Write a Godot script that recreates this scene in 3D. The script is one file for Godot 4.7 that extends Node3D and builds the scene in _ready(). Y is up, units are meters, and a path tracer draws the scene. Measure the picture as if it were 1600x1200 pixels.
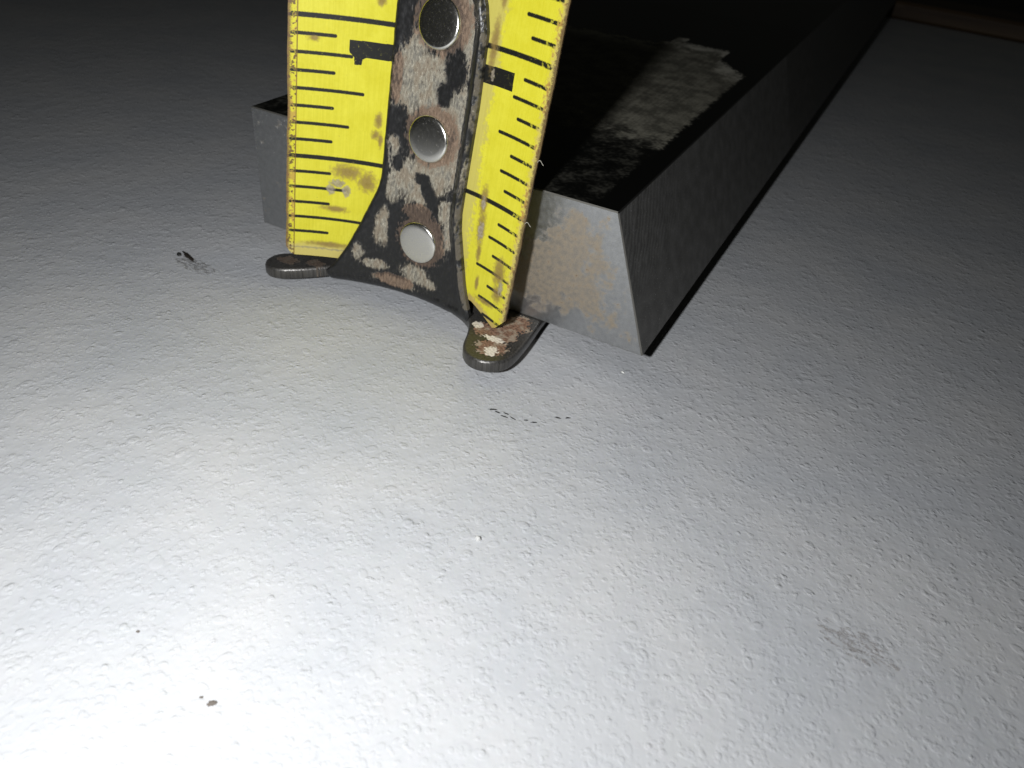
extends Node3D
# Close-up of a tape measure hooked under a bevelled steel bar on a textured table, lit by one phone flash.
# Lengths below are written in millimetres and multiplied by MM.

const MM := 0.001
const BAR_BASE := 2.2          # the bar rests on the hook tab
const LEAN_X := 0.067          # lean of the tape blade
const LEAN_Z := -0.082
const HALF := 12.92            # half the blade's width
const SAG := 3.6
const ZERO_MARK := 4.875       # height of the 1/8 inch mark
const STEP := 1.5875           # a sixteenth of an inch

var rng := RandomNumberGenerator.new()

func _ready() -> void:
	rng.seed = 4711
	# ---- camera
	var cam := Camera3D.new()
	cam.name = "camera"
	cam.position = Vector3(39.297, 42.157, 59.049) * MM
	cam.rotation = Vector3(-0.647, 0.430, 0.104)
	var lens := CameraAttributesPhysical.new()
	lens.frustum_focal_length = 23.196
	lens.frustum_focus_distance = 0.064
	lens.frustum_near = 0.002
	lens.frustum_far = 20.0
	lens.exposure_aperture = 64.0
	cam.attributes = lens
	cam.current = true
	add_child(cam)
	# ---- environment: a dark room
	var env := Environment.new()
	env.background_mode = Environment.BG_COLOR
	env.background_color = Color(0.088, 0.09, 0.082)
	env.tonemap_mode = Environment.TONE_MAPPER_LINEAR
	env.tonemap_exposure = 1.0
	env.sdfgi_enabled = true
	env.ssao_enabled = true
	env.ssil_enabled = true
	var we := WorldEnvironment.new()
	we.name = "environment"
	we.environment = env
	add_child(we)
	# ---- the phone's flash, about 15 mm beside the lens
	var flash := AreaLight3D.new()
	flash.name = "phone_flash"
	flash.area_size = Vector2(0.004, 0.004)
	flash.light_energy = 0.0062
	flash.light_color = Color(0.985, 0.99, 1.0)
	flash.shadow_enabled = true
	flash.position = Vector3(24.5, 43.5, 66.0) * MM
	flash.transform = flash.transform.looking_at(Vector3(-3.0, 0.0, 5.0) * MM, Vector3.UP)
	add_child(flash)

	build_table()
	build_bar()
	build_tape()
	build_marks()

# ------------------------------------------------------------------ helpers

func tag(o: Node, label: String, category: String, group := "") -> Node:
	o.set_meta("label", label)
	o.set_meta("category", category)
	if group != "":
		o.set_meta("group", group)
	return o

func put(called: String, mesh: Mesh, mat: Material, parent: Node) -> MeshInstance3D:
	var m := MeshInstance3D.new()
	m.name = called
	m.mesh = mesh
	if mat:
		m.material_override = mat
	m.cast_shadow = GeometryInstance3D.SHADOW_CASTING_SETTING_ON
	parent.add_child(m, true)
	return m

func mat(srgb: Color, rough: float, metal := 0.0, spec := 0.5) -> StandardMaterial3D:
	var m := StandardMaterial3D.new()
	m.albedo_color = srgb
	m.roughness = rough
	m.metallic = metal
	m.metallic_specular = spec
	return m

func noise(seed_: int, freq: float, octaves := 3, type := FastNoiseLite.TYPE_SIMPLEX_SMOOTH) -> FastNoiseLite:
	var n := FastNoiseLite.new()
	n.seed = seed_
	n.noise_type = type
	n.frequency = freq
	n.fractal_type = FastNoiseLite.FRACTAL_FBM if octaves > 1 else FastNoiseLite.FRACTAL_NONE
	n.fractal_octaves = octaves
	return n

# noise as bytes, 0..255, stretched to the full range
func noise_bytes(seed_: int, freq: float, octaves: int, w: int, h: int, seamless := false) -> PackedByteArray:
	var n := noise(seed_, freq, octaves)
	var im: Image = n.get_seamless_image(w, h, false, false, 0.12, true) if seamless else n.get_image(w, h, false, false, true)
	im.convert(Image.FORMAT_L8)
	return im.get_data()

func texture(im: Image) -> ImageTexture:
	return ImageTexture.create_from_image(im)

# adds a grid of points (rows of equal length) as quads; front faces where (row x col) turns towards the viewer
func grid(st: SurfaceTool, pts: Array, uvs: Array, flip := false, smooth := 0) -> void:
	st.set_smooth_group(smooth)
	var rows := pts.size()
	var cols: int = pts[0].size()
	for i in rows - 1:
		for j in cols - 1:
			var a := [[i, j], [i + 1, j], [i + 1, j + 1], [i, j], [i + 1, j + 1], [i, j + 1]]
			if flip:
				a = [[i, j], [i + 1, j + 1], [i + 1, j], [i, j], [i, j + 1], [i + 1, j + 1]]
			for k in a:
				st.set_uv(uvs[k[0]][k[1]])
				st.add_vertex(pts[k[0]][k[1]] * MM)

func quad(st: SurfaceTool, a: Vector3, b: Vector3, c: Vector3, d: Vector3, uv := [Vector2.ZERO, Vector2.ZERO, Vector2.ZERO, Vector2.ZERO]) -> void:
	# a b c d clockwise seen from the front
	var v := [a, b, c, d]
	for k in [0, 1, 2, 0, 2, 3]:
		st.set_uv(uv[k])
		st.add_vertex(v[k] * MM)

func begin() -> SurfaceTool:
	var st := SurfaceTool.new()
	st.begin(Mesh.PRIMITIVE_TRIANGLES)
	return st

func finish(st: SurfaceTool, into: ArrayMesh = null, material: Material = null, tangents := true) -> ArrayMesh:
	st.index()
	st.generate_normals()
	if tangents:
		st.generate_tangents()
	if material:
		st.set_material(material)
	return st.commit(into) if into else st.commit()

func box(size: Vector3, bevel: float) -> ArrayMesh:
	# a box standing on its base, with chamfered edges
	var st := begin()
	st.set_smooth_group(-1)
	var h := size / 2.0
	var up := Vector3(0, h.y, 0)
	for axis in 3:
		for s in [-1.0, 1.0]:
			var n := Vector3.ZERO
			n[axis] = s
			var u := Vector3.ZERO
			u[(axis + 1) % 3] = 1.0
			var v := n.cross(u)
			var c := n * h[axis] + up
			var eu: Vector3 = u * (h[(axis + 1) % 3] - bevel)
			var ev: Vector3 = v * (h[(axis + 2) % 3] - bevel)
			quad(st, c - eu - ev, c - eu + ev, c + eu + ev, c + eu - ev)
	for a in 3:
		var b := (a + 1) % 3
		var c3 := (a + 2) % 3
		for sb in [-1.0, 1.0]:
			for sc in [-1.0, 1.0]:
				var e := Vector3.ZERO
				e[a] = h[a] - bevel
				var p := Vector3.ZERO
				p[b] = sb * h[b]
				p[c3] = sc * (h[c3] - bevel)
				var q := Vector3.ZERO
				q[b] = sb * (h[b] - bevel)
				q[c3] = sc * h[c3]
				if sb * sc > 0:
					quad(st, up + p - e, up + q - e, up + q + e, up + p + e)
				else:
					quad(st, up + p - e, up + p + e, up + q + e, up + q - e)
	for sx in [-1.0, 1.0]:
		for sy in [-1.0, 1.0]:
			for sz in [-1.0, 1.0]:
				var s3 := Vector3(sx, sy, sz)
				var x := up + s3 * Vector3(h.x, h.y - bevel, h.z - bevel)
				var y := up + s3 * Vector3(h.x - bevel, h.y, h.z - bevel)
				var z := up + s3 * Vector3(h.x - bevel, h.y - bevel, h.z)
				var tri := [x, z, y] if sx * sy * sz > 0 else [x, y, z]
				for t in tri:
					st.set_uv(Vector2.ZERO)
					st.add_vertex(t * MM)
	return finish(st, null, null, false)

# ------------------------------------------------------------------ table

func build_table() -> void:
	var size := 1536                # pixels over 62 mm
	var fine := noise_bytes(16, 0.050, 2, size, size, true)
	var broad := noise_bytes(12, 0.014, 2, size, size, true)
	var heights := PackedFloat32Array()
	heights.resize(size * size)
	for i in size * size:
		heights[i] = (fine[i] - 128) * 0.0010 + (broad[i] - 128) * 0.0022
	# rounded pebbles of uneven size, thicker in some places than in others
	for n in 26000:
		var cx := rng.randi_range(0, size - 1)
		var cy := rng.randi_range(0, size - 1)
		var dense: int = broad[cy * size + cx]
		if rng.randf() > 0.35 + dense / 255.0:
			continue
		var rad := rng.randf_range(3.0, 6.5)
		if rng.randf() < 0.07:
			rad = rng.randf_range(7.0, 15.0)
		var turn := rng.randf() * PI
		var ca := cos(turn)
		var sa := sin(turn)
		var squash := rng.randf_range(1.0, 1.9)
		var tall := rad * rng.randf_range(0.016, 0.050) * (0.6 if rad > 7.0 else 1.0)
		var reach := int(rad) + 1
		for dy in range(-reach, reach + 1):
			var row := posmod(cy + dy, size) * size
			for dx in range(-reach, reach + 1):
				var p := (dx * ca + dy * sa) / rad
				var q := (dy * ca - dx * sa) * squash / rad
				var d := p * p + q * q
				if d < 1.0:
					heights[row + posmod(cx + dx, size)] += tall * smoothstep(1.0, 0.32, d)
	var him := Image.create_from_data(size, size, false, Image.FORMAT_RF, heights.to_byte_array())
	him.bump_map_to_normal_map(2.15)
	var top := mat(Color(0.80, 0.802, 0.812), 0.55, 0.0, 0.24)
	top.normal_enabled = true
	top.normal_texture = texture(him)
	top.normal_scale = 1.0
	# faint uneven tone and grime
	var n2 := 512
	var tone := noise_bytes(14, 0.008, 4, n2, n2, true)
	var dirt := noise_bytes(15, 0.05, 3, n2, n2, true)
	var px := PackedByteArray()
	px.resize(n2 * n2 * 3)
	for i in n2 * n2:
		var t := 238.0 + (tone[i] - 128) * 0.05 - maxf(0.0, dirt[i] - 205) * 0.35
		px[i * 3] = int(clampf(t + (tone[i] - 128) * 0.01, 0, 255))
		px[i * 3 + 1] = int(clampf(t + 1.0, 0, 255))
		px[i * 3 + 2] = int(clampf(t - (tone[i] - 128) * 0.015, 0, 255))
	top.albedo_texture = texture(Image.create_from_data(n2, n2, false, Image.FORMAT_RGB8, px))
	var edge := mat(Color(0.62, 0.62, 0.60), 0.6)
	# slab
	var x0 := -300.0
	var x1 := 360.0
	var z1 := 190.0
	var far := func(x: float) -> float: return -246.5 + 0.13 * x
	var st := begin()
	var nx := 24
	var rows := []
	var uvs := []
	for r in 2:
		var row := []
		var ur := []
		for i in nx + 1:
			var x := lerpf(x0, x1, i / float(nx))
			var z: float = z1 if r == 0 else far.call(x)
			row.append(Vector3(x, 0, z))
			ur.append(Vector2(x, z) / 62.0)
		rows.append(row)
		uvs.append(ur)
	grid(st, rows, uvs)
	var mesh := finish(st, null, top)
	st = begin()
	st.set_smooth_group(-1)
	var h := -18.0
	var a0 := Vector3(x0, 0, z1)
	var b0 := Vector3(x1, 0, z1)
	var c0 := Vector3(x1, 0, far.call(x1))
	var d0 := Vector3(x0, 0, far.call(x0))
	var dn := Vector3(0, h, 0)
	for e in [[a0, b0], [b0, c0], [c0, d0], [d0, a0]]:
		quad(st, e[0], e[1], e[1] + dn, e[0] + dn)
	quad(st, a0 + dn, b0 + dn, c0 + dn, d0 + dn)
	mesh = finish(st, mesh, edge)
	var t := put("tabletop", mesh, null, self)
	t.set_meta("kind", "structure")
	t.set_meta("label", "white textured tabletop with a pebbled, slightly glossy surface")
	# wooden strip along the far edge, and a darker board beyond it
	var wood := wood_material(Color(0.36, 0.29, 0.20), 31)
	var strip := put("wooden_edge_strip", box(Vector3(680, 5.3, 22), 0.8), wood, self)
	strip.position = Vector3(30, 0.0, -246.5 + 0.13 * 30 - 11.4) * MM
	strip.rotation.y = -0.1293
	tag(strip, "brown wooden strip along the dark far edge of the white tabletop", "wooden strip")
	var board := put("dark_board", box(Vector3(680, 14, 160), 1.5), wood_material(Color(0.14, 0.11, 0.09), 32), self)
	board.position = Vector3(40, -14.0, -246.5 + 0.13 * 40 - 106.0) * MM
	board.rotation.y = -0.1293
	tag(board, "dark brown board behind the wooden strip, almost lost in the dark", "board")

func wood_material(c: Color, s: int) -> StandardMaterial3D:
	var m := mat(c, 0.65)
	var n := noise(s, 0.01, 4)
	var im := n.get_image(256, 256)
	var g := Gradient.new()
	var nt := NoiseTexture2D.new()
	nt.width = 256
	nt.height = 256
	nt.noise = n
	g.set_color(0, Color(0.6, 0.55, 0.5))
	g.set_color(1, Color(1, 1, 1))
	nt.color_ramp = g
	if im:
		m.albedo_texture = nt
	m.uv1_triplanar = true
	m.uv1_scale = Vector3(4, 60, 60)
	return m

# ------------------------------------------------------------------ steel bar

func build_bar() -> void:
	var bar := Node3D.new()
	bar.name = "steel_bar"
	bar.position = Vector3(0, BAR_BASE, 0) * MM
	bar.rotation.x = 0.013          # its far end lies on the wooden strip
	add_child(bar)
	tag(bar, "long dark steel bar with a sloping right side, behind the tape measure", "steel bar")
	var H := 13.57
	var L := 330.0
	var c := 0.12
	# outline of the section, clockwise seen from the front, with small chamfers
	var near := 92.0
	var tl := Vector2(-21.48, H)
	var tr := Vector2(20.81, H)
	var br := Vector2(25.62, 0)
	var bl := Vector2(-21.91, 0)
	var mesh: ArrayMesh
	# cut end: a grid that reaches the chamfer
	var st := begin()
	st.set_smooth_group(-1)
	quad(st, Vector3(bl.x + c, c, 0), Vector3(tl.x + c, H - c, 0), Vector3(tr.x - c, H - c, 0), Vector3(br.x - c * 1.3, c, 0),
		[face_uv(bl), face_uv(tl), face_uv(tr), face_uv(br)])
	put("end_face", finish(st, null, end_material()), null, bar)
	# bright chamfer round the cut end
	st = begin()
	st.set_smooth_group(-1)
	quad(st, Vector3(tl.x + c, H - c, 0), Vector3(tl.x + c, H, -c), Vector3(tr.x - c, H, -c), Vector3(tr.x - c, H - c, 0))
	quad(st, Vector3(tr.x - c, H - c, 0), Vector3(tr.x, H - c, -c), Vector3(br.x, c, -c), Vector3(br.x - c * 1.3, c, 0))
	quad(st, Vector3(bl.x + c, c, 0), Vector3(bl.x, c, -c), Vector3(tl.x, H - c, -c), Vector3(tl.x + c, H - c, 0))
	quad(st, Vector3(br.x - c * 1.3, c, 0), Vector3(br.x - c, 0, -c), Vector3(bl.x + c, 0, -c), Vector3(bl.x + c, c, 0))
	mesh = finish(st, null, mat(Color(0.62, 0.61, 0.58), 0.45, 0.85), false)
	# top: near stretch with the dried residue, then clean
	st = begin()
	st.set_smooth_group(-1)
	quad(st, Vector3(tl.x + c, H, -c), Vector3(tl.x + c, H, -near), Vector3(tr.x - c, H, -near), Vector3(tr.x - c, H, -c),
		[Vector2(0, 1), Vector2(0, 0), Vector2(1, 0), Vector2(1, 1)])
	put("top_face", finish(st, null, top_material(near)), null, bar).set_meta("label", "top face with a dull patch of dried residue that ends in a ragged border")
	var clean := steel_clean()
	st = begin()
	st.set_smooth_group(-1)
	quad(st, Vector3(tl.x + c, H, -near), Vector3(tl.x + c, H, -L), Vector3(tr.x - c, H, -L), Vector3(tr.x - c, H, -near))
	quad(st, Vector3(bl.x + c, 0, -L), Vector3(bl.x + c, 0, -c), Vector3(br.x - c, 0, -c), Vector3(br.x - c, 0, -L))
	quad(st, Vector3(bl.x, c, -c), Vector3(bl.x, c, -L), Vector3(tl.x, H - c, -L), Vector3(tl.x, H - c, -c))
	quad(st, Vector3(tl.x, H - c, -c), Vector3(tl.x, H - c, -L), Vector3(tl.x + c, H, -L), Vector3(tl.x + c, H, -c))
	quad(st, Vector3(br.x, c, -c), Vector3(br.x, c, -L), Vector3(br.x - c, 0, -L), Vector3(br.x - c, 0, -c))
	quad(st, Vector3(bl.x + c, 0, -c), Vector3(bl.x + c, 0, -L), Vector3(bl.x, c, -L), Vector3(bl.x, c, -c))
	quad(st, Vector3(br.x, 0, -L), Vector3(tr.x, H, -L), Vector3(tl.x, H, -L), Vector3(bl.x, 0, -L))
	mesh = finish(st, mesh, clean, false)
	# bevelled side
	st = begin()
	st.set_smooth_group(-1)
	quad(st, Vector3(tr.x - c, H, -c), Vector3(tr.x - c, H, -L), Vector3(tr.x, H - c, -L), Vector3(tr.x, H - c, -c))
	mesh = finish(st, mesh, mat(Color(0.30, 0.30, 0.29), 0.4, 0.8), false)
	st = begin()
	st.set_smooth_group(-1)
	quad(st, Vector3(tr.x, H - c, -c), Vector3(tr.x, H - c, -near), Vector3(br.x, c, -near), Vector3(br.x, c, -c),
		[Vector2(0, 0), Vector2(1, 0), Vector2(1, 1), Vector2(0, 1)])
	put("sloping_side_face", finish(st, null, side_material(near)), null, bar)
	st = begin()
	st.set_smooth_group(-1)
	quad(st, Vector3(tr.x, H - c, -near), Vector3(tr.x, H - c, -L), Vector3(br.x, c, -L), Vector3(br.x, c, -near))
	mesh = finish(st, mesh, mat(Color(0.37, 0.37, 0.36), 0.55, 0.45), false)
	put("bar_body", mesh, null, bar)

func face_uv(p: Vector2) -> Vector2:
	return Vector2((p.x + 23.0) / 50.0, (14.0 - p.y) / 14.0)

func steel_clean() -> StandardMaterial3D:
	return mat(Color(0.13, 0.13, 0.12), 0.30, 0.85)

func end_material() -> StandardMaterial3D:
	# ground steel with brown dried stains; 50 x 14 mm
	var w := 1200
	var h := 336
	var k := 24.0
	var n1 := noise_bytes(41, 0.016, 5, w, h)
	var n2 := noise_bytes(42, 0.055, 4, w, h)
	var n3 := noise_bytes(43, 0.30, 1, w, h)
	var px := PackedByteArray()
	px.resize(w * h * 3)
	var rough := PackedByteArray()
	rough.resize(w * h)
	var metal := PackedByteArray()
	metal.resize(w * h)
	for j in h:
		for i in w:
			var at := j * w + i
			var x := i / k - 23.0
			var y := 14.0 - j / k
			var a := (n1[at] - 128) / 128.0
			var b := (n2[at] - 128) / 128.0
			var g := (n3[at] - 128) / 128.0
			# stain: reaches from the tape to a ragged border that leaves the right edge bare
			var right := 19.6 + (13.0 - y) * 0.30
			var s := minf(right - x, minf((y - 1.7 + maxf(0.0, (x - 19.5)) * 0.2) * 1.3, (12.4 - y - maxf(0.0, 16.4 - x) * 0.9) * 1.3))
			s = smoothstep(-0.5, 0.75, s * 0.55 + a * 1.5 + b * 0.5 + g * 0.25 - 0.2) * (0.75 + 0.25 * b)
			if x < 6.0:
				s = smoothstep(0.45, 0.75, a + 0.3 * b) * 0.4
			var c := Vector3(172, 173, 173) + Vector3.ONE * (b * 8.0 + g * 10.0)
			var brown := Vector3(142, 127, 105) + Vector3(1.0, 0.95, 0.85) * (b * 14.0 + g * 12.0)
			c = c.lerp(brown, s * 0.85)
			var speck := s * smoothstep(0.60, 0.8, b * 0.75 + g * 0.45)
			c = c.lerp(Vector3(96, 72, 56), speck * 0.7)
			if x < -12.0 and y > 9.0 and x < -19.0 + (y - 9.0) * 0.3 + 2.0:
				c = c.lerp(Vector3(235, 235, 228), smoothstep(0.52, 0.72, b * 0.8 + g * 0.3 + a * 0.3))
			px[at * 3] = int(clampf(c.x, 0, 255))
			px[at * 3 + 1] = int(clampf(c.y, 0, 255))
			px[at * 3 + 2] = int(clampf(c.z, 0, 255))
			rough[at] = int(clampf(104 + s * 62 + b * 14, 0, 255))
			metal[at] = int(clampf(236 - s * 120, 0, 255))
	var m := mat(Color.WHITE, 1.0, 1.0)
	m.albedo_texture = texture(Image.create_from_data(w, h, false, Image.FORMAT_RGB8, px))
	m.roughness_texture = texture(Image.create_from_data(w, h, false, Image.FORMAT_L8, rough))
	m.metallic_texture = texture(Image.create_from_data(w, h, false, Image.FORMAT_L8, metal))
	return m

func top_material(near: float) -> StandardMaterial3D:
	# 42.3 mm x near mm; u = 0 at the left edge, v = 1 at the cut end
	var w := 680
	var h := 1472
	var k := 16.0
	var n1 := noise_bytes(51, 0.016, 4, w, h)
	var n2 := noise_bytes(52, 0.09, 3, w, h)
	var n3 := noise_bytes(53, 0.35, 1, w, h)
	var px := PackedByteArray()
	px.resize(w * h * 3)
	var rough := PackedByteArray()
	rough.resize(w * h)
	var metal := PackedByteArray()
	metal.resize(w * h)
	for j in h:
		for i in w:
			var at := j * w + i
			var x := i / k - 21.4
			var z := near - j / k
			var a := (n1[at] - 128) / 128.0
			var b := (n2[at] - 128) / 128.0
			var g := (n3[at] - 128) / 128.0
			# dried film between 16 and 65 mm, with a ragged torn end; thin and patchy nearer than that
			var end := 66.3 + floorf(b * 1.6) * 0.7
			if x > 13.6:
				end = 59.5 - (x - 13.6) * 1.2 + b * 1.5
			elif x > 4.0 and x < 6.0:
				end = 69.0 + b * 0.5
			elif x > 2.7 and x <= 4.0:
				end = 64.5 + b * 0.6
			elif x <= 2.7:
				end = 61.5 + b * 2.5 + a * 4.0
			var right := 19.25 + b * 0.35 + a * 0.25
			var full := smoothstep(0.0, 0.6, end - z) * smoothstep(0.0, 0.7, right - x) * smoothstep(-4.0, 6.0, z - 16.5 + a * 3.5 + b * 1.6)
			var thin := smoothstep(0.0, 0.4, right - 0.4 - x) * smoothstep(-0.5, 0.9, a * 0.9 + b * 0.6 + 0.1) * smoothstep(24.0, 16.0, z) * 0.42
			var s := maxf(full * (0.74 + 0.26 * smoothstep(-0.7, 0.7, a + b * 0.5)), thin)
			var pale := full * smoothstep(6.5, 1.0, end - z - b * 2.0 - a * 3.0)
			var c := Vector3(34, 34, 32)
			var film := Vector3(120, 117, 103) + Vector3.ONE * (b * 9.0 + g * 6.0 + a * 10.0 + (noise1(i * 0.4, 2.0) - 0.5) * 14.0)
			film = film.lerp(Vector3(182, 179, 165), pale)
			c = c.lerp(film, s)
			var speck := smoothstep(0.78, 0.9, b * 0.7 + g * 0.45) * (0.3 + s)
			c = c.lerp(Vector3(200, 190, 150), clampf(speck, 0.0, 1.0) * 0.7)
			px[at * 3] = int(clampf(c.x, 0, 255))
			px[at * 3 + 1] = int(clampf(c.y, 0, 255))
			px[at * 3 + 2] = int(clampf(c.z, 0, 255))
			rough[at] = int(clampf(80 + s * 140, 0, 255))
			metal[at] = int(clampf(215 - s * 190, 0, 255))
	var m := mat(Color.WHITE, 1.0, 1.0)
	m.albedo_texture = texture(Image.create_from_data(w, h, false, Image.FORMAT_RGB8, px))
	m.roughness_texture = texture(Image.create_from_data(w, h, false, Image.FORMAT_L8, rough))
	m.metallic_texture = texture(Image.create_from_data(w, h, false, Image.FORMAT_L8, metal))
	return m

func side_material(near: float) -> StandardMaterial3D:
	# near mm x 14.4 mm; u = 0 at the cut end
	var w := 1840
	var h := 288
	var k := 20.0
	var n1 := noise_bytes(61, 0.02, 4, w, h)
	var n2 := noise_bytes(62, 0.20, 2, w, h)
	var n3 := noise_bytes(63, 0.45, 1, w, h)
	var px := PackedByteArray()
	px.resize(w * h * 3)
	for j in h:
		for i in w:
			var at := j * w + i
			var a := (n1[at] - 128) / 128.0
			var b := (n2[at] - 128) / 128.0
			var g := (n3[at] - 128) / 128.0
			# curved grinding marks that run across the face near the cut end
			var arc := sin((i + j * 0.55 + j * j * 0.0012) * 0.33 + a * 3.0) * smoothstep(420.0, 60.0, float(i)) * smoothstep(200.0, 90.0, float(j))
			var v := 112.0 + a * 14.0 + b * 10.0 + g * 8.0 + arc * 12.0
			v *= lerpf(1.0, 0.86, smoothstep(69.8, 71.0, i / k))
			var speck := smoothstep(0.60, 0.8, b * 0.6 + g * 0.5) * (0.25 + 0.75 * smoothstep(900.0, 100.0, float(i)))
			v = lerpf(v, 235.0, speck)
			px[at * 3] = int(clampf(v + 1.0, 0, 255))
			px[at * 3 + 1] = int(clampf(v, 0, 255))
			px[at * 3 + 2] = int(clampf(v - 3.0, 0, 255))
	var m := mat(Color.WHITE, 0.55, 0.45)
	m.albedo_texture = texture(Image.create_from_data(w, h, false, Image.FORMAT_RGB8, px))
	return m

# ------------------------------------------------------------------ tape measure

func blade_z(x: float, y: float) -> float:
	return 6.074 - 0.585 * x / HALF - SAG + LEAN_Z * y + SAG * (x / HALF) * (x / HALF)

# a point on the blade's printed face, or that far in front of it; x across, y up
func on_blade(x: float, y: float, off := 0.0) -> Vector3:
	return Vector3(x + LEAN_X * y, y, blade_z(x, y) + off)

func blade_bottom(x: float) -> float:
	if x < -12.4:
		return lerpf(4.6, 3.7, (x + HALF) / 0.52)
	if x > 11.5:
		return lerpf(2.5, 4.3, (x - 11.5) / (HALF - 11.5))
	if x > 8.0:
		return lerpf(3.8, 2.5, (x - 8.0) / 3.5)
	return 3.7 + 0.1 * (x + 12.4) / 20.4

func build_tape() -> void:
	var tape := Node3D.new()
	tape.name = "tape_measure"
	add_child(tape)
	tag(tape, "worn yellow tape measure blade with riveted black hook, standing upright before the steel bar", "tape measure")
	# ---- blade
	var top := 48.0
	var cols := 64
	var rows := 40
	var front := []
	var back := []
	var uvs := []
	var wear := noise(71, 0.9, 2)
	for j in rows + 1:
		var f := []
		var b := []
		var u := []
		for i in cols + 1:
			var x := lerpf(-HALF, HALF, i / float(cols))
			var yb := blade_bottom(x)
			var y := lerpf(yb, top, pow(j / float(rows), 1.25))
			var wob := 0.0
			if i == 0 or i == cols:
				wob = wear.get_noise_2d(y * 2.2, i * 7.0) * 0.12
			var p := on_blade(x + wob, y)
			f.append(p)
			b.append(p + Vector3(0, 0, -0.22))
			u.append(Vector2((x + HALF) / (2.0 * HALF), (top - y) / 46.0))
		front.append(f)
		back.append(b)
		uvs.append(u)
	var st := begin()
	grid(st, front, uvs)
	var mesh := finish(st, null, blade_material())
	st = begin()
	grid(st, back, uvs, true)
	mesh = finish(st, mesh, mat(Color(0.70, 0.66, 0.24), 0.5), false)
	st = begin()
	st.set_smooth_group(-1)
	for j in rows:
		quad(st, back[j][0], back[j + 1][0], front[j + 1][0], front[j][0])
		quad(st, front[j][cols], front[j + 1][cols], back[j + 1][cols], back[j][cols])
	for i in cols:
		quad(st, back[0][i], front[0][i], front[0][i + 1], back[0][i + 1])
		quad(st, front[rows][i], back[rows][i], back[rows][i + 1], front[rows][i + 1])
	var rim := mat(Color(0.62, 0.55, 0.42), 0.5, 0.35)
	var rn := NoiseTexture2D.new()
	rn.width = 256
	rn.height = 256
	rn.noise = noise(72, 0.06, 3)
	var rg := Gradient.new()
	rg.set_color(0, Color(0.30, 0.20, 0.14))
	rg.set_color(1, Color(1, 0.96, 0.86))
	rn.color_ramp = rg
	rim.albedo_texture = rn
	rim.uv1_triplanar = true
	rim.uv1_scale = Vector3.ONE * 120.0
	mesh = finish(st, mesh, rim, false)
	put("blade", mesh, null, tape)
	# ---- hook
	var paint := hook_material()
	var hook := put("hook", hook_strap(), paint, tape)
	put("hook_tab", hook_tab(), tab_material(), tape).set_meta("label", "flat tab of the hook with two rounded ears, its paint worn to rust")
	# ---- rivets
	var steel := rivet_material()
	var seats := [Vector2(0.74, 28.03), Vector2(0.95, 18.27), Vector2(1.13, 8.0)]
	var tilt := [Vector2(-0.14, -0.05), Vector2(-0.035, 0.0), Vector2(0.02, 0.02)]
	for i in 3:
		var r := put("rivet", rivet_mesh(), steel, hook)
		r.position = on_blade(seats[i].x, seats[i].y, 0.78) * MM
		var slope_x: float = -0.585 / HALF + 2.0 * SAG * seats[i].x / HALF / HALF
		r.rotation = Vector3(LEAN_Z + tilt[i].x, -slope_x * 0.5 + tilt[i].y, 0)

func strap_left(y: float) -> float:
	var c := [Vector2(1.0, -9.8), Vector2(2.4, -8.9), Vector2(3.3, -8.1), Vector2(4.3, -7.5), Vector2(5.6, -6.82), Vector2(8.3, -5.66), Vector2(10.9, -4.65), Vector2(12.2, -4.12), Vector2(13.5, -3.85), Vector2(29.0, -3.75), Vector2(31.0, -3.3), Vector2(32.4, -2.4), Vector2(33.2, -1.1)]
	return along(c, y)

func strap_right(y: float) -> float:
	var c := [Vector2(1.0, 8.9), Vector2(2.6, 8.3), Vector2(3.6, 7.75), Vector2(5.2, 7.05), Vector2(8.3, 6.1), Vector2(10.4, 5.5), Vector2(12.0, 5.28), Vector2(15.0, 5.3), Vector2(22.0, 5.42), Vector2(28.0, 5.28), Vector2(30.0, 4.75), Vector2(31.8, 3.8), Vector2(33.2, 2.0)]
	return along(c, y)

func along(c: Array, y: float) -> float:
	if y <= c[0].x:
		return c[0].y
	for i in c.size() - 1:
		if y <= c[i + 1].x:
			return lerpf(c[i].y, c[i + 1].y, (y - c[i].x) / (c[i + 1].x - c[i].x))
	return c[c.size() - 1].y

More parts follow.
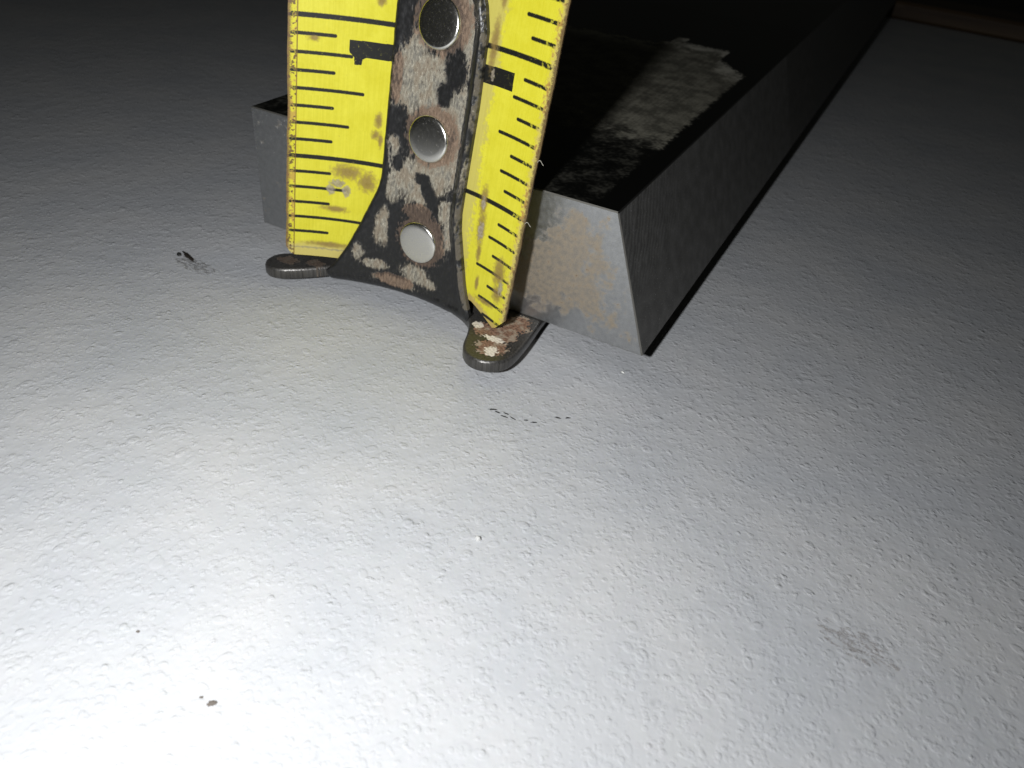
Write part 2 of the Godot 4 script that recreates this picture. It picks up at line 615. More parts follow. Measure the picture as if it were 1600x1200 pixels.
func hook_strap() -> ArrayMesh:
	var thick := 0.74
	var cols := 40
	var crust := noise(81, 1.1, 3)
	var ys := []
	for k in 6:
		ys.append(-90.0 + k * 18.0)      # the bend, in degrees
	var y := 2.5
	while y < 33.2:
		ys.append(y)
		y += 0.35
	ys.append(33.2)
	var front := []
	var back := []
	var uvs := []
	for j in ys.size():
		var bend := j < 6
		var yy: float = 2.5 if bend else ys[j]
		var xl := strap_left(yy)
		var xr := strap_right(yy)
		var f := []
		var b := []
		var u := []
		for i in cols + 1:
			var t := i / float(cols)
			t = 0.5 - 0.5 * cos(t * PI) * (0.65 + 0.35 * absf(cos(t * PI)))     # closer columns at the edges
			var x := lerpf(xl, xr, t)
			var e := minf(x - xl, xr - x)
			var round := 0.28 * pow(clampf(1.0 - e / 0.45, 0.0, 1.0), 2.0)
			var lift := crust.get_noise_2d(x * 1.3, yy * 1.3) * 0.07
			# a pressed rib runs just inside the right edge
			var rib := 0.16 * exp(-pow((xr - x - 0.5) / 0.28, 2.0)) - 0.14 * exp(-pow((xr - x - 1.15) / 0.22, 2.0))
			var off := thick + 0.06 - round + lift + (rib if yy > 4.5 else rib * clampf((yy - 2.5) / 2.0, 0.0, 1.0))
			var p := on_blade(x, yy, off)
			var q := on_blade(x, yy, 0.06)
			if bend:
				var a := deg_to_rad(ys[j])
				var r := 1.36
				p = on_blade(x, yy, off - r) + Vector3(0, sin(a) * r, cos(a) * r)
				q = on_blade(x, yy, off - r) + Vector3(0, sin(a) * 0.5, cos(a) * 0.5)
			f.append(p)
			b.append(q)
			u.append(Vector2((x + 10.0) / 20.0, (35.0 - (yy + (ys[j] / 90.0 * 1.6 if bend else 0.0))) / 35.0))
		front.append(f)
		back.append(b)
		uvs.append(u)
	var st := begin()
	grid(st, front, uvs)
	grid(st, back, uvs, true, 1)
	st.set_smooth_group(-1)
	var n := ys.size() - 1
	for j in n:
		quad(st, back[j][0], back[j + 1][0], front[j + 1][0], front[j][0], [uvs[j][0], uvs[j + 1][0], uvs[j + 1][0], uvs[j][0]])
		quad(st, front[j][cols], front[j + 1][cols], back[j + 1][cols], back[j][cols], [uvs[j][cols], uvs[j + 1][cols], uvs[j + 1][cols], uvs[j][cols]])
	for i in cols:
		quad(st, front[n][i], back[n][i], back[n][i + 1], front[n][i + 1])
		quad(st, back[0][i], front[0][i], front[0][i + 1], back[0][i + 1])
	return finish(st)

func smooth_loop(points: PackedVector2Array, times := 2) -> PackedVector2Array:
	var p := points
	for t in times:
		var q := PackedVector2Array()
		for i in p.size():
			var a := p[i]
			var b := p[(i + 1) % p.size()]
			q.append(a.lerp(b, 0.25))
			q.append(a.lerp(b, 0.75))
		p = q
	return p

func hook_tab() -> ArrayMesh:
	# plan of the tab in x and z, run round anticlockwise seen from above
	var plan := PackedVector2Array([
		Vector2(-12.3, -7.0), Vector2(-12.6, 1.0), Vector2(-13.3, 3.1), Vector2(-14.4, 3.6), Vector2(-15.5, 4.6), Vector2(-15.75, 6.0), Vector2(-15.2, 7.2),
		Vector2(-13.9, 7.75), Vector2(-12.6, 7.15), Vector2(-11.2, 5.95), Vector2(-9.8, 4.5), Vector2(-8.2, 2.6), Vector2(-5.0, 1.6), Vector2(0.0, 1.4), Vector2(5.0, 2.2), Vector2(8.4, 3.6), Vector2(9.5, 5.6),
		Vector2(10.3, 8.2), Vector2(11.5, 9.5), Vector2(13.2, 9.7), Vector2(14.9, 8.6), Vector2(15.4, 7.0), Vector2(15.2, 3.5), Vector2(14.6, -1.0), Vector2(14.3, -7.0)])
	plan = smooth_loop(plan, 2)
	var y1 := 2.19
	var y0 := 1.0
	var b := 0.22
	var inner := Geometry2D.offset_polygon(plan, -b)[0]
	var inner2 := Geometry2D.offset_polygon(plan, -b * 0.4)[0]
	var st := begin()
	st.set_smooth_group(0)
	var uv := func(v: Vector2) -> Vector2: return Vector2((v.x + 17.0) / 34.0, (v.y + 8.0) / 19.0)
	# rings from the bottom face to the top face; nearest points join the rings
	var rings := [[inner2, y0], [plan, y0 + 0.18], [plan, y1 - 0.3], [inner2, y1 - 0.09], [inner, y1]]
	var turn := 0.0
	for i in plan.size():
		turn += plan[i].cross(plan[(i + 1) % plan.size()])
	var n := plan.size() * 2
	var even := []
	for r in rings:
		even.append(resample(r[0], n, plan[0]))
	for r in rings.size() - 1:
		var lo: Array = even[r]
		var hi: Array = even[r + 1]
		for i in n:
			var k := (i + 1) % n
			var A := Vector3(lo[i].x, rings[r][1], lo[i].y)
			var B := Vector3(lo[k].x, rings[r][1], lo[k].y)
			var C := Vector3(hi[k].x, rings[r + 1][1], hi[k].y)
			var D := Vector3(hi[i].x, rings[r + 1][1], hi[i].y)
			var us := [uv.call(lo[i]), uv.call(hi[i]), uv.call(hi[k]), uv.call(lo[k])]
			if turn < 0.0:
				quad(st, A, D, C, B, us)
			else:
				quad(st, B, C, D, A, [us[3], us[2], us[1], us[0]])
	st.set_smooth_group(-1)
	for face in [[even[4], y1, false], [even[0], y0, true]]:
		var loop := PackedVector2Array(face[0])
		var tris := Geometry2D.triangulate_polygon(loop)
		for t in range(0, tris.size(), 3):
			var v := [loop[tris[t]], loop[tris[t + 1]], loop[tris[t + 2]]]
			var cw: bool = (v[1] - v[0]).cross(v[2] - v[0]) > 0.0      # x right, z towards the viewer: seen from above positive is clockwise
			if cw == face[2]:
				v = [v[0], v[2], v[1]]
			for p in v:
				st.set_uv(uv.call(p))
				st.add_vertex(Vector3(p.x, face[1], p.y) * MM)
	return finish(st)

func resample(loop: PackedVector2Array, n: int, start: Vector2) -> Array:
	# n points evenly spaced along a loop that begins nearest to start
	var first := 0
	for i in loop.size():
		if loop[i].distance_to(start) < loop[first].distance_to(start):
			first = i
	var total := 0.0
	for i in loop.size():
		total += loop[i].distance_to(loop[(i + 1) % loop.size()])
	var outp := []
	var i := first
	var done := 0.0
	var seg: float = loop[i].distance_to(loop[(i + 1) % loop.size()])
	for k in n:
		var want := total * k / n
		while done + seg < want:
			done += seg
			i = (i + 1) % loop.size()
			seg = loop[i].distance_to(loop[(i + 1) % loop.size()])
		outp.append(loop[i].lerp(loop[(i + 1) % loop.size()], (want - done) / maxf(seg, 1e-6)))
	return outp

func rivet_mesh() -> ArrayMesh:
	# a flat-headed rivet; its axis is +z, its base at z = 0
	var profile := [Vector2(2.12, -0.1), Vector2(2.14, 0.22), Vector2(2.10, 0.36), Vector2(2.01, 0.46), Vector2(1.88, 0.50), Vector2(1.4, 0.525), Vector2(0.7, 0.54), Vector2(0.0, 0.545)]
	var st := begin()
	st.set_smooth_group(0)
	var n := 64
	var rows := []
	var uvs := []
	for p in profile:
		var row := []
		var u := []
		for i in n + 1:
			var a := -TAU * i / n
			row.append(Vector3(cos(a) * p.x, sin(a) * p.x, p.y))
			u.append(Vector2(0.5 + cos(a) * p.x / 4.4, 0.5 - sin(a) * p.x / 4.4))
		rows.append(row)
		uvs.append(u)
	grid(st, rows, uvs, true)
	return finish(st)

func rivet_material() -> StandardMaterial3D:
	var m := mat(Color(0.94, 0.93, 0.90), 0.16, 1.0)
	# fine scratches and dull spots
	var w := 256
	var n1 := noise_bytes(91, 0.05, 3, w, w)
	var px := PackedByteArray()
	px.resize(w * w)
	for j in w:
		for i in w:
			var s := noise1(i * 0.9, j * 0.06)
			px[j * w + i] = int(clampf(52.0 + maxf(0.0, n1[j * w + i] - 160) * 0.25 + (12.0 if s > 0.9 else 0.0), 0, 255))
	m.roughness = 1.0
	m.roughness_texture = texture(Image.create_from_data(w, w, false, Image.FORMAT_L8, px))
	return m

func noise1(x: float, y: float) -> float:
	var v := sin(floorf(x) * 12.9898 + floorf(y) * 78.233) * 43758.5453
	return v - floorf(v)

# stamps soft ellipses [x, y, rx, ry] into a field of k pixels per millimetre; keeps the highest value
func stamp(field: PackedFloat32Array, w: int, h: int, k: float, ox: float, oy: float, list: Array) -> void:
	for e in list:
		var x0 := maxi(0, int((e[0] - e[2] * 1.7 - ox) * k))
		var x1 := mini(w - 1, int((e[0] + e[2] * 1.7 - ox) * k))
		var j0 := maxi(0, int((oy - e[1] - e[3] * 1.7) * k))
		var j1 := mini(h - 1, int((oy - e[1] + e[3] * 1.7) * k))
		for j in range(j0, j1 + 1):
			var dy: float = (oy - j / k - e[1]) / e[3]
			for i in range(x0, x1 + 1):
				var dx: float = (i / k + ox - e[0]) / e[2]
				var v := 1.0 - sqrt(dx * dx + dy * dy)
				if v > field[j * w + i]:
					field[j * w + i] = v

func empty_field(n: int) -> PackedFloat32Array:
	var f := PackedFloat32Array()
	f.resize(n)
	f.fill(-0.7)
	return f

func hook_material() -> StandardMaterial3D:
	# 20 x 35 mm of black paint, chipped down to a tan crust
	var k := 26.0
	var w := 520
	var h := 910
	var tan := empty_field(w * h)
	var black := empty_field(w * h)
	var rust := empty_field(w * h)
	stamp(tan, w, h, k, -10.0, 35.0, [[-1.6, 24.3, 1.7, 2.6], [-1.7, 21.7, 1.5, 1.8], [0.6, 23.8, 1.5, 1.7], [-2.2, 26.0, 1.0, 0.9], [3.9, 27.5, 0.85, 3.4], [3.5, 21.4, 1.3, 2.3], [4.2, 19.6, 0.65, 2.2],
		[-0.7, 14.0, 2.7, 2.1], [2.7, 15.5, 1.7, 1.9], [0.3, 12.8, 1.7, 0.9], [-2.8, 16.3, 0.6, 1.5], [-3.1, 8.6, 0.8, 1.9], [-5.6, 5.3, 0.55, 0.8], [-3.6, 4.3, 1.3, 0.5], [1.0, 4.3, 1.5, 1.0],
		[2.9, 3.9, 0.75, 0.5], [-1.0, 2.9, 2.2, 0.5], [4.3, 9.9, 0.6, 2.0], [3.7, 11.8, 0.9, 1.1], [-0.2, 28.6, 0.5, 0.5], [3.2, 31.0, 1.2, 1.5], [-0.4, 22.0, 2.3, 1.4], [1.2, 14.6, 2.6, 1.0], [4.0, 16.5, 1.0, 2.4], [-2.4, 12.6, 0.9, 1.2], [1.5, 20.8, 2.0, 0.7], [-2.5, 21.0, 0.8, 0.9]])
	stamp(black, w, h, k, -10.0, 35.0, [[2.75, 24.6, 1.1, 1.9], [-2.6, 19.3, 1.1, 1.3], [-3.2, 28.7, 1.3, 3.0], [0.7, 14.3, 0.9, 0.6], [1.2, 13.7, 0.7, 0.8], [1.6, 13.0, 0.6, 0.9], [2.0, 12.3, 0.55, 0.9], [2.4, 11.5, 0.45, 0.9], [-3.6, 13.5, 0.5, 3.0], [-4.2, 11.0, 0.5, 1.2], [-1.2, 6.6, 1.0, 1.2], [1.9, 22.4, 0.9, 1.1], [4.75, 24.0, 0.3, 6.5], [-2.2, 15.4, 0.6, 0.8], [-1.9, 9.0, 0.7, 2.2]])
	for s in [Vector2(0.74, 28.03), Vector2(0.95, 18.27), Vector2(1.13, 8.0)]:
		stamp(rust, w, h, k, -10.0, 35.0, [[s.x + 0.25, s.y + 0.25, 3.0, 2.95]])
	stamp(rust, w, h, k, -10.0, 35.0, [[0.6, 10.9, 1.8, 1.0], [-1.2, 3.0, 2.4, 0.8], [-3.0, 23.0, 0.6, 2.5]])
	var n1 := noise_bytes(83, 0.030, 4, w, h)
	var n2 := noise_bytes(84, 0.11, 3, w, h)
	var n3 := noise_bytes(85, 0.35, 2, w, h)
	var px := PackedByteArray()
	px.resize(w * h * 3)
	var rough := PackedByteArray()
	rough.resize(w * h)
	var relief := PackedFloat32Array()
	relief.resize(w * h)
	for at in w * h:
		# the crust is smeared lengthwise: the noise is stretched along the strap
		var row := at / w
		var sm := (row / 2) * w + at % w
		var a := (n1[sm] - 128) / 128.0
		var b := (n2[sm] - 128) / 128.0
		var g := (n3[at] - 128) / 128.0
		var yy := 35.0 - row / k
		var rim := strap_right(yy) - ((at % w) / k - 10.0)
		var t := tan[at] + a * 0.34 + b * 0.22 + g * 0.16 + 0.14
		var kk := black[at] * 1.15 + a * 0.36 + b * 0.34 + g * 0.2
		var m := smoothstep(-0.16, 0.16, t) * (1.0 - smoothstep(-0.10, 0.14, kk))
		# the crust thins to dark grime towards its borders, and the left border of the strap keeps its paint
		m *= smoothstep(0.25, 0.95, (at % w) / k - 10.0 - strap_left(yy) + a * 0.7 + b * 0.5)
		var body := smoothstep(-0.05, 0.42, t + b * 0.25)
		if rim < 1.2 and yy > 3.0:
			m = smoothstep(-0.35, 0.25, a + b * 0.7 + 0.1) * 0.85 if rim < 0.45 else m * 0.1
		var ru := smoothstep(0.0, 0.14, rust[at] + b * 0.16 + a * 0.1)
		var c := Vector3(30, 30, 30) + Vector3.ONE * (g * 5.0 + maxf(0.0, b) * 14.0)
		var crust := Vector3(142, 136, 121) + Vector3(1.0, 0.96, 0.88) * (b * 18.0 + g * 24.0)
		crust = crust.lerp(Vector3(128, 113, 94), smoothstep(-0.1, 0.5, a - b * 0.3) * 0.5)
		crust = crust.lerp(Vector3(92, 92, 88), smoothstep(0.0, 0.8, -a - b * 0.5) * 0.5)
		crust = crust.lerp(Vector3(196, 191, 176), smoothstep(0.45, 0.75, b * 0.7 + g * 0.5))
		crust = crust.lerp(Vector3(88, 74, 60), smoothstep(0.4, 0.7, -b * 0.6 - g * 0.6))
		# thin grey grime feathers out over the black paint
		c = c.lerp(Vector3(84, 82, 76), smoothstep(-0.45, 0.1, t) * (1.0 - smoothstep(-0.3, 0.1, kk)) * smoothstep(-0.3, 0.5, b + g * 0.5) * 0.7)
		crust = Vector3(88, 81, 70).lerp(crust, 0.25 + 0.75 * body)
		c = c.lerp(crust, m)
		var rc := Vector3(112, 90, 73) + Vector3(1.0, 0.85, 0.7) * (b * 22.0 + g * 12.0)
		c = c.lerp(rc, ru * (0.75 if m > 0.4 else 0.62))
		# pin-prick wear in the black paint
		c = c.lerp(Vector3(120, 115, 105), smoothstep(0.62, 0.8, g * 0.7 + b * 0.4) * (1.0 - m) * 0.6)
		px[at * 3] = int(clampf(c.x, 0, 255))
		px[at * 3 + 1] = int(clampf(c.y, 0, 255))
		px[at * 3 + 2] = int(clampf(c.z, 0, 255))
		var soil := maxf(m, ru * 0.9)
		rough[at] = int(clampf(96 + soil * 120 + b * 20, 0, 255))
		relief[at] = soil * (0.6 + 0.7 * b + 0.5 * g) + (1.0 - soil) * g * 0.06
	var him := Image.create_from_data(w, h, false, Image.FORMAT_RF, relief.to_byte_array())
	him.bump_map_to_normal_map(1.5)
	var m2 := mat(Color.WHITE, 1.0, 0.0, 0.5)
	m2.albedo_texture = texture(Image.create_from_data(w, h, false, Image.FORMAT_RGB8, px))
	m2.roughness_texture = texture(Image.create_from_data(w, h, false, Image.FORMAT_L8, rough))
	m2.normal_enabled = true
	m2.normal_texture = texture(him)
	return m2

func tab_material() -> StandardMaterial3D:
	# plan of the tab, 34 x 19 mm: black worn metal, rusty patches on both ears
	var k := 24.0
	var w := 816
	var h := 456
	var tan := empty_field(w * h)
	var pale := empty_field(w * h)
	# here the second number is minus z, because the field's rows run from small z to large z
	stamp(tan, w, h, k, -17.0, 8.0, [[12.9, -7.0, 1.5, 1.5], [12.4, -4.6, 1.9, 1.3], [13.0, -2.2, 1.4, 1.8], [10.6, -4.6, 0.9, 1.3], [-13.6, -5.2, 1.2, 0.8], [-10.8, -4.0, 1.1, 0.7]])
	stamp(pale, w, h, k, -17.0, 8.0, [[13.1, -7.4, 0.75, 0.7], [12.4, -5.6, 1.3, 0.5], [13.3, -8.0, 0.5, 0.4], [9.8, -4.3, 0.7, 0.6]])
	var n1 := noise_bytes(86, 0.03, 4, w, h)
	var n2 := noise_bytes(87, 0.12, 3, w, h)
	var n3 := noise_bytes(88, 0.4, 2, w, h)
	var px := PackedByteArray()
	px.resize(w * h * 3)
	var rough := PackedByteArray()
	rough.resize(w * h)
	var metal := PackedByteArray()
	metal.resize(w * h)
	var relief := PackedFloat32Array()
	relief.resize(w * h)
	for at in w * h:
		var a := (n1[at] - 128) / 128.0
		var b := (n2[at] - 128) / 128.0
		var g := (n3[at] - 128) / 128.0
		var m := smoothstep(-0.03, 0.1, tan[at] + a * 0.3 + b * 0.3)
		var p := smoothstep(0.0, 0.25, pale[at] + b * 0.35)
		var left := 1.0 if (at % w) / k - 17.0 < 0.0 else 0.0
		var c := Vector3(86, 84, 81) + Vector3.ONE * (g * 14.0 + b * 16.0)
		var crust := Vector3(134, 104, 84) + Vector3(1.0, 0.85, 0.72) * (b * 36.0 + g * 18.0)
		crust = crust.lerp(Vector3(166, 150, 130), smoothstep(-0.1, 0.5, a))
		crust = crust.lerp(Vector3(78, 69, 60), left * 0.8)
		c = c.lerp(crust, m)
		c = c.lerp(Vector3(232, 222, 205) + Vector3.ONE * b * 18.0, p)
		c = c.lerp(Vector3(170, 166, 158), smoothstep(0.55, 0.75, g * 0.6 + b * 0.45) * (1.0 - m) * 0.8)
		px[at * 3] = int(clampf(c.x, 0, 255))
		px[at * 3 + 1] = int(clampf(c.y, 0, 255))
		px[at * 3 + 2] = int(clampf(c.z, 0, 255))
		rough[at] = int(clampf(88 + m * 110 + b * 26 + g * 18, 0, 255))
		metal[at] = int(clampf(140 - m * 140 - p * 140, 0, 255))
		relief[at] = m * (0.5 + 0.4 * b + 0.2 * g) + p * 0.4 + (1.0 - m) * (g * 0.08 + b * 0.06)
	var him := Image.create_from_data(w, h, false, Image.FORMAT_RF, relief.to_byte_array())
	him.bump_map_to_normal_map(1.5)
	var m2 := mat(Color.WHITE, 1.0, 1.0, 0.5)
	m2.metallic_texture = texture(Image.create_from_data(w, h, false, Image.FORMAT_L8, metal))
	m2.albedo_texture = texture(Image.create_from_data(w, h, false, Image.FORMAT_RGB8, px))
	m2.roughness_texture = texture(Image.create_from_data(w, h, false, Image.FORMAT_L8, rough))
	m2.normal_enabled = true
	m2.normal_texture = texture(him)
	return m2

func blade_material() -> StandardMaterial3D:
	# the printed face: 25.84 mm wide, 2 to 48 mm above the table, yellow with black sixteenth marks
	var k := 30.0
	var w := 775
	var h := 1380
	var top := 48.0
	var ink := PackedByteArray()
	ink.resize(w * h)
	var n1 := noise_bytes(73, 0.012, 4, w, h)
	var n2 := noise_bytes(74, 0.07, 3, w, h)
	var n3 := noise_bytes(75, 0.33, 2, w, h)
	var bar := func(xa: float, xb: float, y: float, half: float) -> void:
		for j in range(maxi(0, int((top - y - half - 0.1) * k)), mini(h - 1, int((top - y + half + 0.1) * k)) + 1):
			for i in range(maxi(0, int((xa + HALF) * k)), mini(w - 1, int((xb + HALF) * k)) + 1):
				var at: int = j * w + i
				var dy := absf(top - j / k - y) - half + (n3[at] - 128) / 128.0 * 0.035
				var end := maxf(xa - (i / k - HALF), (i / k - HALF) - xb) + half
				if end > 0.0:
					var yy := absf(top - j / k - y)
					dy = sqrt(end * end + yy * yy) - half
				var v := clampf(0.5 - dy * 16.0, 0.0, 1.0)
				ink[at] = maxi(ink[at], int(v * 255))
	for m in range(-1, 28):
		var y := ZERO_MARK + STEP * m + (0.1 if m < 1 else 0.0)
		var kind := (m + 2) % 16
		var len_l := -9.05
		var len_r := 9.6
		if kind == 0 or kind == 8:
			len_l = 14.0
			len_r = -14.0
		elif kind % 4 == 0:
			len_l = -6.4
			len_r = 7.82
			if m == 2:
				len_l = -5.0
		elif kind % 2 == 0:
			len_l = -7.6
			len_r = 8.75
		if m >= 1:
			bar.call(-12.75, len_l, y, 0.145)
		bar.call(len_r, 12.35, y - 0.12, 0.14)
	# the numeral 1, lying on its side just below the one inch line
	var numeral := PackedVector2Array([Vector2(-7.98, 25.35), Vector2(-7.95, 24.32), Vector2(-7.52, 23.92), Vector2(-7.45, 23.28), Vector2(-6.84, 23.32), Vector2(-6.76, 23.8), Vector2(-6.45, 23.98), Vector2(8.56, 24.12), Vector2(8.52, 25.6)])
	for j in range(int((top - 25.9) * k), int((top - 23.0) * k)):
		for i in range(int((HALF - 8.3) * k), int((HALF + 8.9) * k)):
			if Geometry2D.is_point_in_polygon(Vector2(i / k - HALF, top - j / k), numeral):
				ink[j * w + i] = 255
	# wear: brown grime, grey flakes, rust
	var brown := empty_field(w * h)
	var grey := empty_field(w * h)
	stamp(brown, w, h, k, -HALF, top, [[7.5, 14.0, 0.55, 1.9], [7.7, 11.6, 0.6, 2.2], [7.9, 9.2, 0.35, 1.2], [-7.4, 13.2, 1.7, 1.0], [-5.6, 12.4, 1.2, 1.2], [-4.9, 18.6, 0.45, 0.9], [-5.1, 17.2, 0.5, 0.6], [-4.6, 16.8, 0.3, 0.9], [-10.9, 25.2, 0.6, 0.35], [-8.5, 9.2, 1.6, 0.4],
		[10.9, 8.3, 0.95, 1.7], [11.1, 6.2, 0.8, 1.0], [5.9, 27.2, 0.5, 2.6], [-9.0, 5.2, 2.6, 0.4], [9.6, 4.6, 1.4, 0.35], [8.3, 6.0, 0.3, 1.0], [6.2, 31.0, 0.4, 1.2], [-5.4, 28.8, 0.5, 0.5]])
	stamp(grey, w, h, k, -HALF, top, [[-9.0, 11.2, 0.5, 0.6], [-8.4, 11.9, 0.9, 0.5], [-7.55, 11.2, 0.5, 0.7], [7.75, 11.2, 0.4, 1.2], [6.2, 24.9, 0.22, 0.6], [7.5, 13.9, 0.3, 0.7], [11.4, 7.0, 0.4, 0.8]])
	var px := PackedByteArray()
	px.resize(w * h * 3)
	var rough := PackedByteArray()
	rough.resize(w * h)
	for j in h:
		for i in w:
			var at := j * w + i
			var x := i / k - HALF
			var y := top - j / k
			var a := (n1[at] - 128) / 128.0
			var b := (n2[at] - 128) / 128.0
			var g := (n3[at] - 128) / 128.0
			var c := Vector3(214, 206, 56) + Vector3(0.7, 0.8, 1.0) * (a * 7.0 + b * 3.0 + g * 4.0)
			# a paler stripe where the strap has rubbed the paint
			if x > 4.0:
				c = c.lerp(Vector3(190, 178, 104), 0.75 * (1.0 - smoothstep(6.2, 6.9, x + b * 0.5 + a * 0.5)))
			# fine lengthwise scuffs
			c += Vector3.ONE * ((noise1(i * 0.5, j * 0.012 + 3.0) - 0.5) * 7.0)
			# clear film at the lower left end
			if y < 5.6 and x < -3.0:
				c = c.lerp(Vector3(196, 180, 112), smoothstep(5.5, 4.7, y + b * 0.25) * 0.85)
				c = c.lerp(Vector3(150, 141, 112), smoothstep(0.14, 0.02, absf(y - 4.65 - b * 0.12)) * 0.7)
			elif x > 7.5:
				var lift := y - maxf(2.5, 3.8 - (x - 8.0) * 0.37)
				c = c.lerp(Vector3(176, 152, 100), smoothstep(0.85, 0.35, lift + b * 0.25) * 0.8)
			var kk := ink[at] / 255.0
			# the ink thins towards the worn edges and is pricked with wear
			var worn := smoothstep(0.50, 0.75, g * 0.75 + b * 0.45) * 0.75
			if x > 11.2 or x < -12.3:
				worn = maxf(worn, smoothstep(-0.15, 0.3, b + g * 0.4) * 0.75)
			c = c.lerp(Vector3(27, 27, 24), kk * (1.0 - worn))
			var s := smoothstep(-0.15, 0.75, brown[at] + b * 0.3 + a * 0.15 + g * 0.1)
			c = c.lerp(Vector3(136, 114, 66) + Vector3.ONE * b * 14.0, s * 0.85)
			s = smoothstep(0.0, 0.4, grey[at] + b * 0.35 + g * 0.15)
			c = c.lerp(Vector3(150, 140, 122) + Vector3.ONE * (b * 30.0 + g * 22.0), s * 0.85)
			# the folded edge: a hairline, then rusty spots
			if x < -12.0:
				if absf(x + 12.22) < 0.045:
					c = c.lerp(Vector3(120, 96, 40), 0.75)
				if x < -12.24:
					c = c.lerp(Vector3(176, 132, 78), smoothstep(0.0, 0.5, a + b * 0.6 - 0.1) * 0.6)
					c = c.lerp(Vector3(92, 68, 50), smoothstep(0.25, 0.5, b - a * 0.4) * 0.8)
					c = c.lerp(Vector3(110, 84, 60), smoothstep(-12.6, -12.85, x + g * 0.12) * 0.8)
			if x > 11.8:
				var r := smoothstep(11.9, 12.5, x + b * 0.35)
				c = c.lerp(Vector3(200, 182, 112), r * 0.8)
				c = c.lerp(Vector3(160, 112, 56), smoothstep(0.1, 0.6, a * 0.8 + b * 0.7) * r * 0.6)
				c = c.lerp(Vector3(84, 66, 52), smoothstep(12.45, 12.75, x + g * 0.18 + b * 0.15) * 0.75)
			# small dark pits
			c = c.lerp(Vector3(130, 100, 50), smoothstep(0.80, 0.93, b * 0.75 + g * 0.4 + a * 0.15))
			px[at * 3] = int(clampf(c.x, 0, 255))
			px[at * 3 + 1] = int(clampf(c.y, 0, 255))
			px[at * 3 + 2] = int(clampf(c.z, 0, 255))
			rough[at] = int(clampf(108 + b * 16 + kk * 20, 0, 255))
	var m2 := mat(Color.WHITE, 1.0, 0.0, 0.4)
	m2.albedo_texture = texture(Image.create_from_data(w, h, false, Image.FORMAT_RGB8, px))
	m2.roughness_texture = texture(Image.create_from_data(w, h, false, Image.FORMAT_L8, rough))
	return m2

# ------------------------------------------------------------------ dirt on the table

# an irregular low mound, long in x, standing on the table
func fleck_mesh(length: float, width: float, height: float, seed_: int) -> ArrayMesh:
	var st := begin()
	st.set_smooth_group(0)
	var nz := noise(seed_, 0.7, 2)
	var n := 18
	var rows := []
	var uvs := []
	for r in [[1.0, 0.0], [0.86, 0.6], [0.5, 1.0], [0.0, 0.95]]:
		var row := []
		var u := []
		for i in n + 1:
			var a := -TAU * (i % n) / n
			var k: float = r[0] * (1.0 + 0.55 * nz.get_noise_2d(cos(a) * 2.0, sin(a) * 2.0))
			row.append(Vector3(cos(a) * k * length / 2.0, r[1] * height, -sin(a) * k * width / 2.0))
			u.append(Vector2(cos(a), sin(a)) * r[0])
		rows.append(row)
		uvs.append(u)
	grid(st, rows, uvs)
	return finish(st, null, null, false)

func fleck(called: String, x: float, z: float, size: Vector3, turn: float, material: Material, label: String, category: String, group := "") -> MeshInstance3D:
	var m := put(called, fleck_mesh(size.x, size.z, size.y, int(x * 31.0 + z * 17.0)), material, self)
	m.position = Vector3(x, 0.012, z) * MM
	m.rotation.y = turn
	tag(m, label, category, group)
	return m

# a thin patchy film on the table
func smudge(called: String, x: float, z: float, size: Vector2, turn: float, color: Color, cover: float, seed_: int, label: String) -> void:
	var w := 192
	var n1 := noise_bytes(seed_, 0.03, 3, w, w)
	var n2 := noise_bytes(seed_ + 1, 0.14, 2, w, w)
	var px := PackedByteArray()
	px.resize(w * w * 4)
	for j in w:
		for i in w:
			var at := j * w + i
			var d := Vector2(i - w * 0.5, j - w * 0.5).length() / (w * 0.5)
			var v := smoothstep(1.0, 0.35, d + (128 - n1[at]) / 170.0) * smoothstep(0.35 + cover, 0.75 + cover, n2[at] / 255.0 * 0.7 + n1[at] / 255.0 * 0.5)
			px[at * 4] = int(color.r * 255)
			px[at * 4 + 1] = int(color.g * 255)
			px[at * 4 + 2] = int(color.b * 255)
			px[at * 4 + 3] = int(clampf(v * color.a * 255.0, 0, 255)) if d < 0.98 else 0
	var m := mat(Color.WHITE, 0.7)
	m.albedo_texture = texture(Image.create_from_data(w, w, false, Image.FORMAT_RGBA8, px))
	m.transparency = BaseMaterial3D.TRANSPARENCY_ALPHA
	var st := begin()
	st.set_smooth_group(-1)
	var a := Vector3(-size.x / 2, 0, size.y / 2)
	var b := Vector3(-size.x / 2, 0, -size.y / 2)
	quad(st, a, b, -a, -b, [Vector2(0, 1), Vector2(0, 0), Vector2(1, 0), Vector2(1, 1)])
	var s := put(called, finish(st), m, self)
	s.position = Vector3(x, 0.02, z) * MM
	s.rotation.y = turn
	tag(s, label, "smudge")

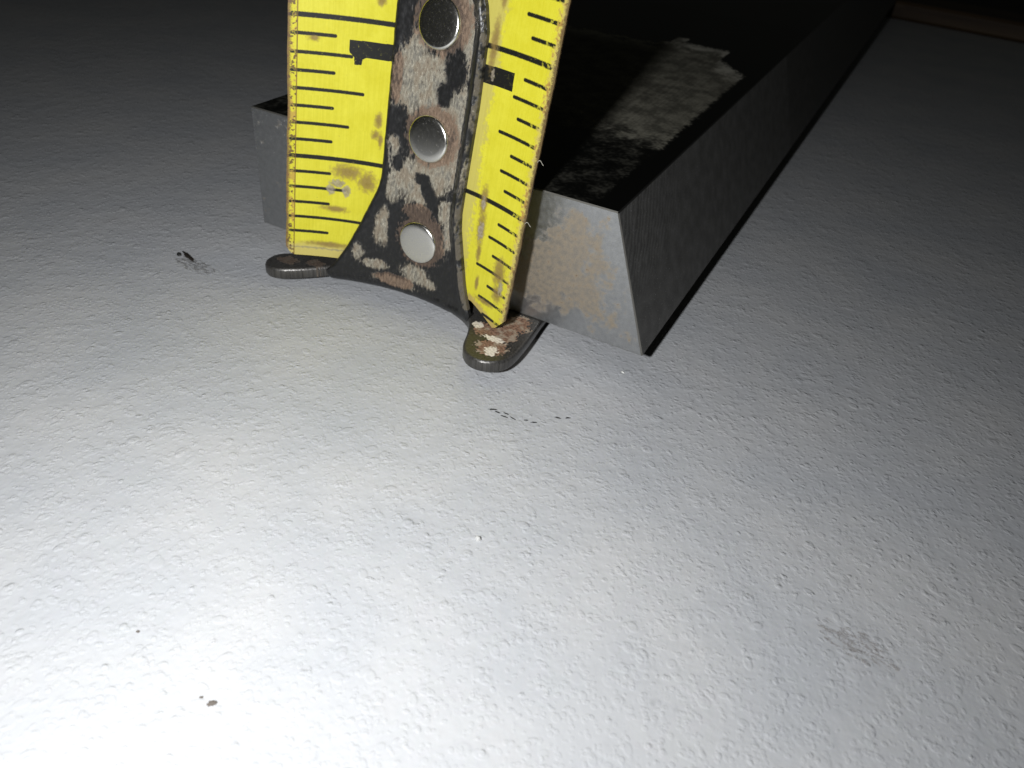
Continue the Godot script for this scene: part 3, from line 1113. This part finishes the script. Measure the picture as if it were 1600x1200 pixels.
func build_marks() -> void:
	var black := mat(Color(0.10, 0.10, 0.09), 0.5)
	var brown := mat(Color(0.40, 0.37, 0.34), 0.8)
	fleck("dark_chip", -25.7, 8.25, Vector3(2.5, 0.24, 0.46), -0.32, mat(Color(0.17, 0.15, 0.13), 0.5), "curled black chip lying alone on the table, left of the hook's left ear", "paint chip")
	fleck("dark_grit", -26.7, 8.6, Vector3(0.5, 0.3, 0.45), 0.4, black, "small black grain at the outer end of the curled chip left of the hook", "grit")
	smudge("grey_smudge", -23.6, 9.2, Vector2(6.2, 2.4), -0.1, Color(0.34, 0.31, 0.27, 0.38), 0.02, 201, "faint grey brown dust smudge beside the curled black chip left of the hook")
	var trail := ["first", "second", "third", "fourth", "fifth", "sixth", "seventh", "eighth", "ninth"]
	var where := [Vector2(16.4, 12.65), Vector2(16.95, 12.75), Vector2(17.7, 12.5), Vector2(17.75, 12.95), Vector2(18.5, 12.75), Vector2(19.6, 12.3), Vector2(20.3, 12.2), Vector2(21.8, 10.4), Vector2(22.6, 9.9)]
	for i in where.size():
		fleck("black_fleck", where[i].x, where[i].y, Vector3(rng.randf_range(0.28, 0.72), 0.05, rng.randf_range(0.10, 0.2)), rng.randf_range(-0.3, 0.6), black, trail[i] + " from the left of the tiny black flecks trailing before the hook", "fleck", "black flecks trailing in front of the hook")
	smudge("brown_smudge", 49.0, 20.6, Vector2(6.0, 2.6), -0.15, Color(0.42, 0.33, 0.25, 0.28), 0.05, 211, "dried brown smudge on the bare table at the lower right")
	fleck("dark_speck", 16.05, 45.3, Vector3(0.62, 0.12, 0.34), 0.7, brown, "larger dark speck in the brightest, overexposed lower left of the table", "speck")
	fleck("dark_speck", 15.25, 45.35, Vector3(0.26, 0.06, 0.16), 0.7, brown, "smaller brown speck just left of the large speck in the overexposed area", "speck")
	fleck("dark_speck", 8.7, 44.2, Vector3(0.24, 0.06, 0.18), 0.2, brown, "lone brown speck at the upper rim of the overexposed area, lower left", "speck")
	fleck("white_grain", 22.9, 26.4, Vector3(0.42, 0.3, 0.4), 0.0, mat(Color(0.78, 0.78, 0.77), 0.5), "single round white grain standing up from the middle of the table", "grain")
	fleck("white_grain", 24.2, 0.5, Vector3(0.36, 0.12, 0.16), -0.3, mat(Color(0.9, 0.9, 0.88), 0.4), "bright white grain under the lower right corner of the bar's cut end", "grain")
	# two lint fibres caught on the blade's right edge
	for f in [[on_blade(12.9, 19.8), "curled pale lint fibre caught on the tape's right edge, the upper of two"], [on_blade(12.9, 14.3), "short pale lint fibre caught on the tape's right edge, the lower of two"]]:
		var st := begin()
		st.set_smooth_group(0)
		var rows := []
		var uvs := []
		for i in 9:
			var t := i / 8.0
			var c: Vector3 = f[0] + Vector3(t * 0.5, 0.2 * sin(t * 4.5) - 0.1, 0.1 * cos(t * 3.0))
			var row := []
			var u := []
			for s in 6:
				var a := -TAU * (s % 5) / 5.0
				row.append(c + Vector3(0, cos(a), sin(a)) * 0.025)
				u.append(Vector2(t, s / 5.0))
			rows.append(row)
			uvs.append(u)
		grid(st, rows, uvs)
		var m := put("lint_fibre", finish(st, null, null, false), mat(Color(0.8, 0.78, 0.72), 0.8), self)
		tag(m, f[1], "lint")
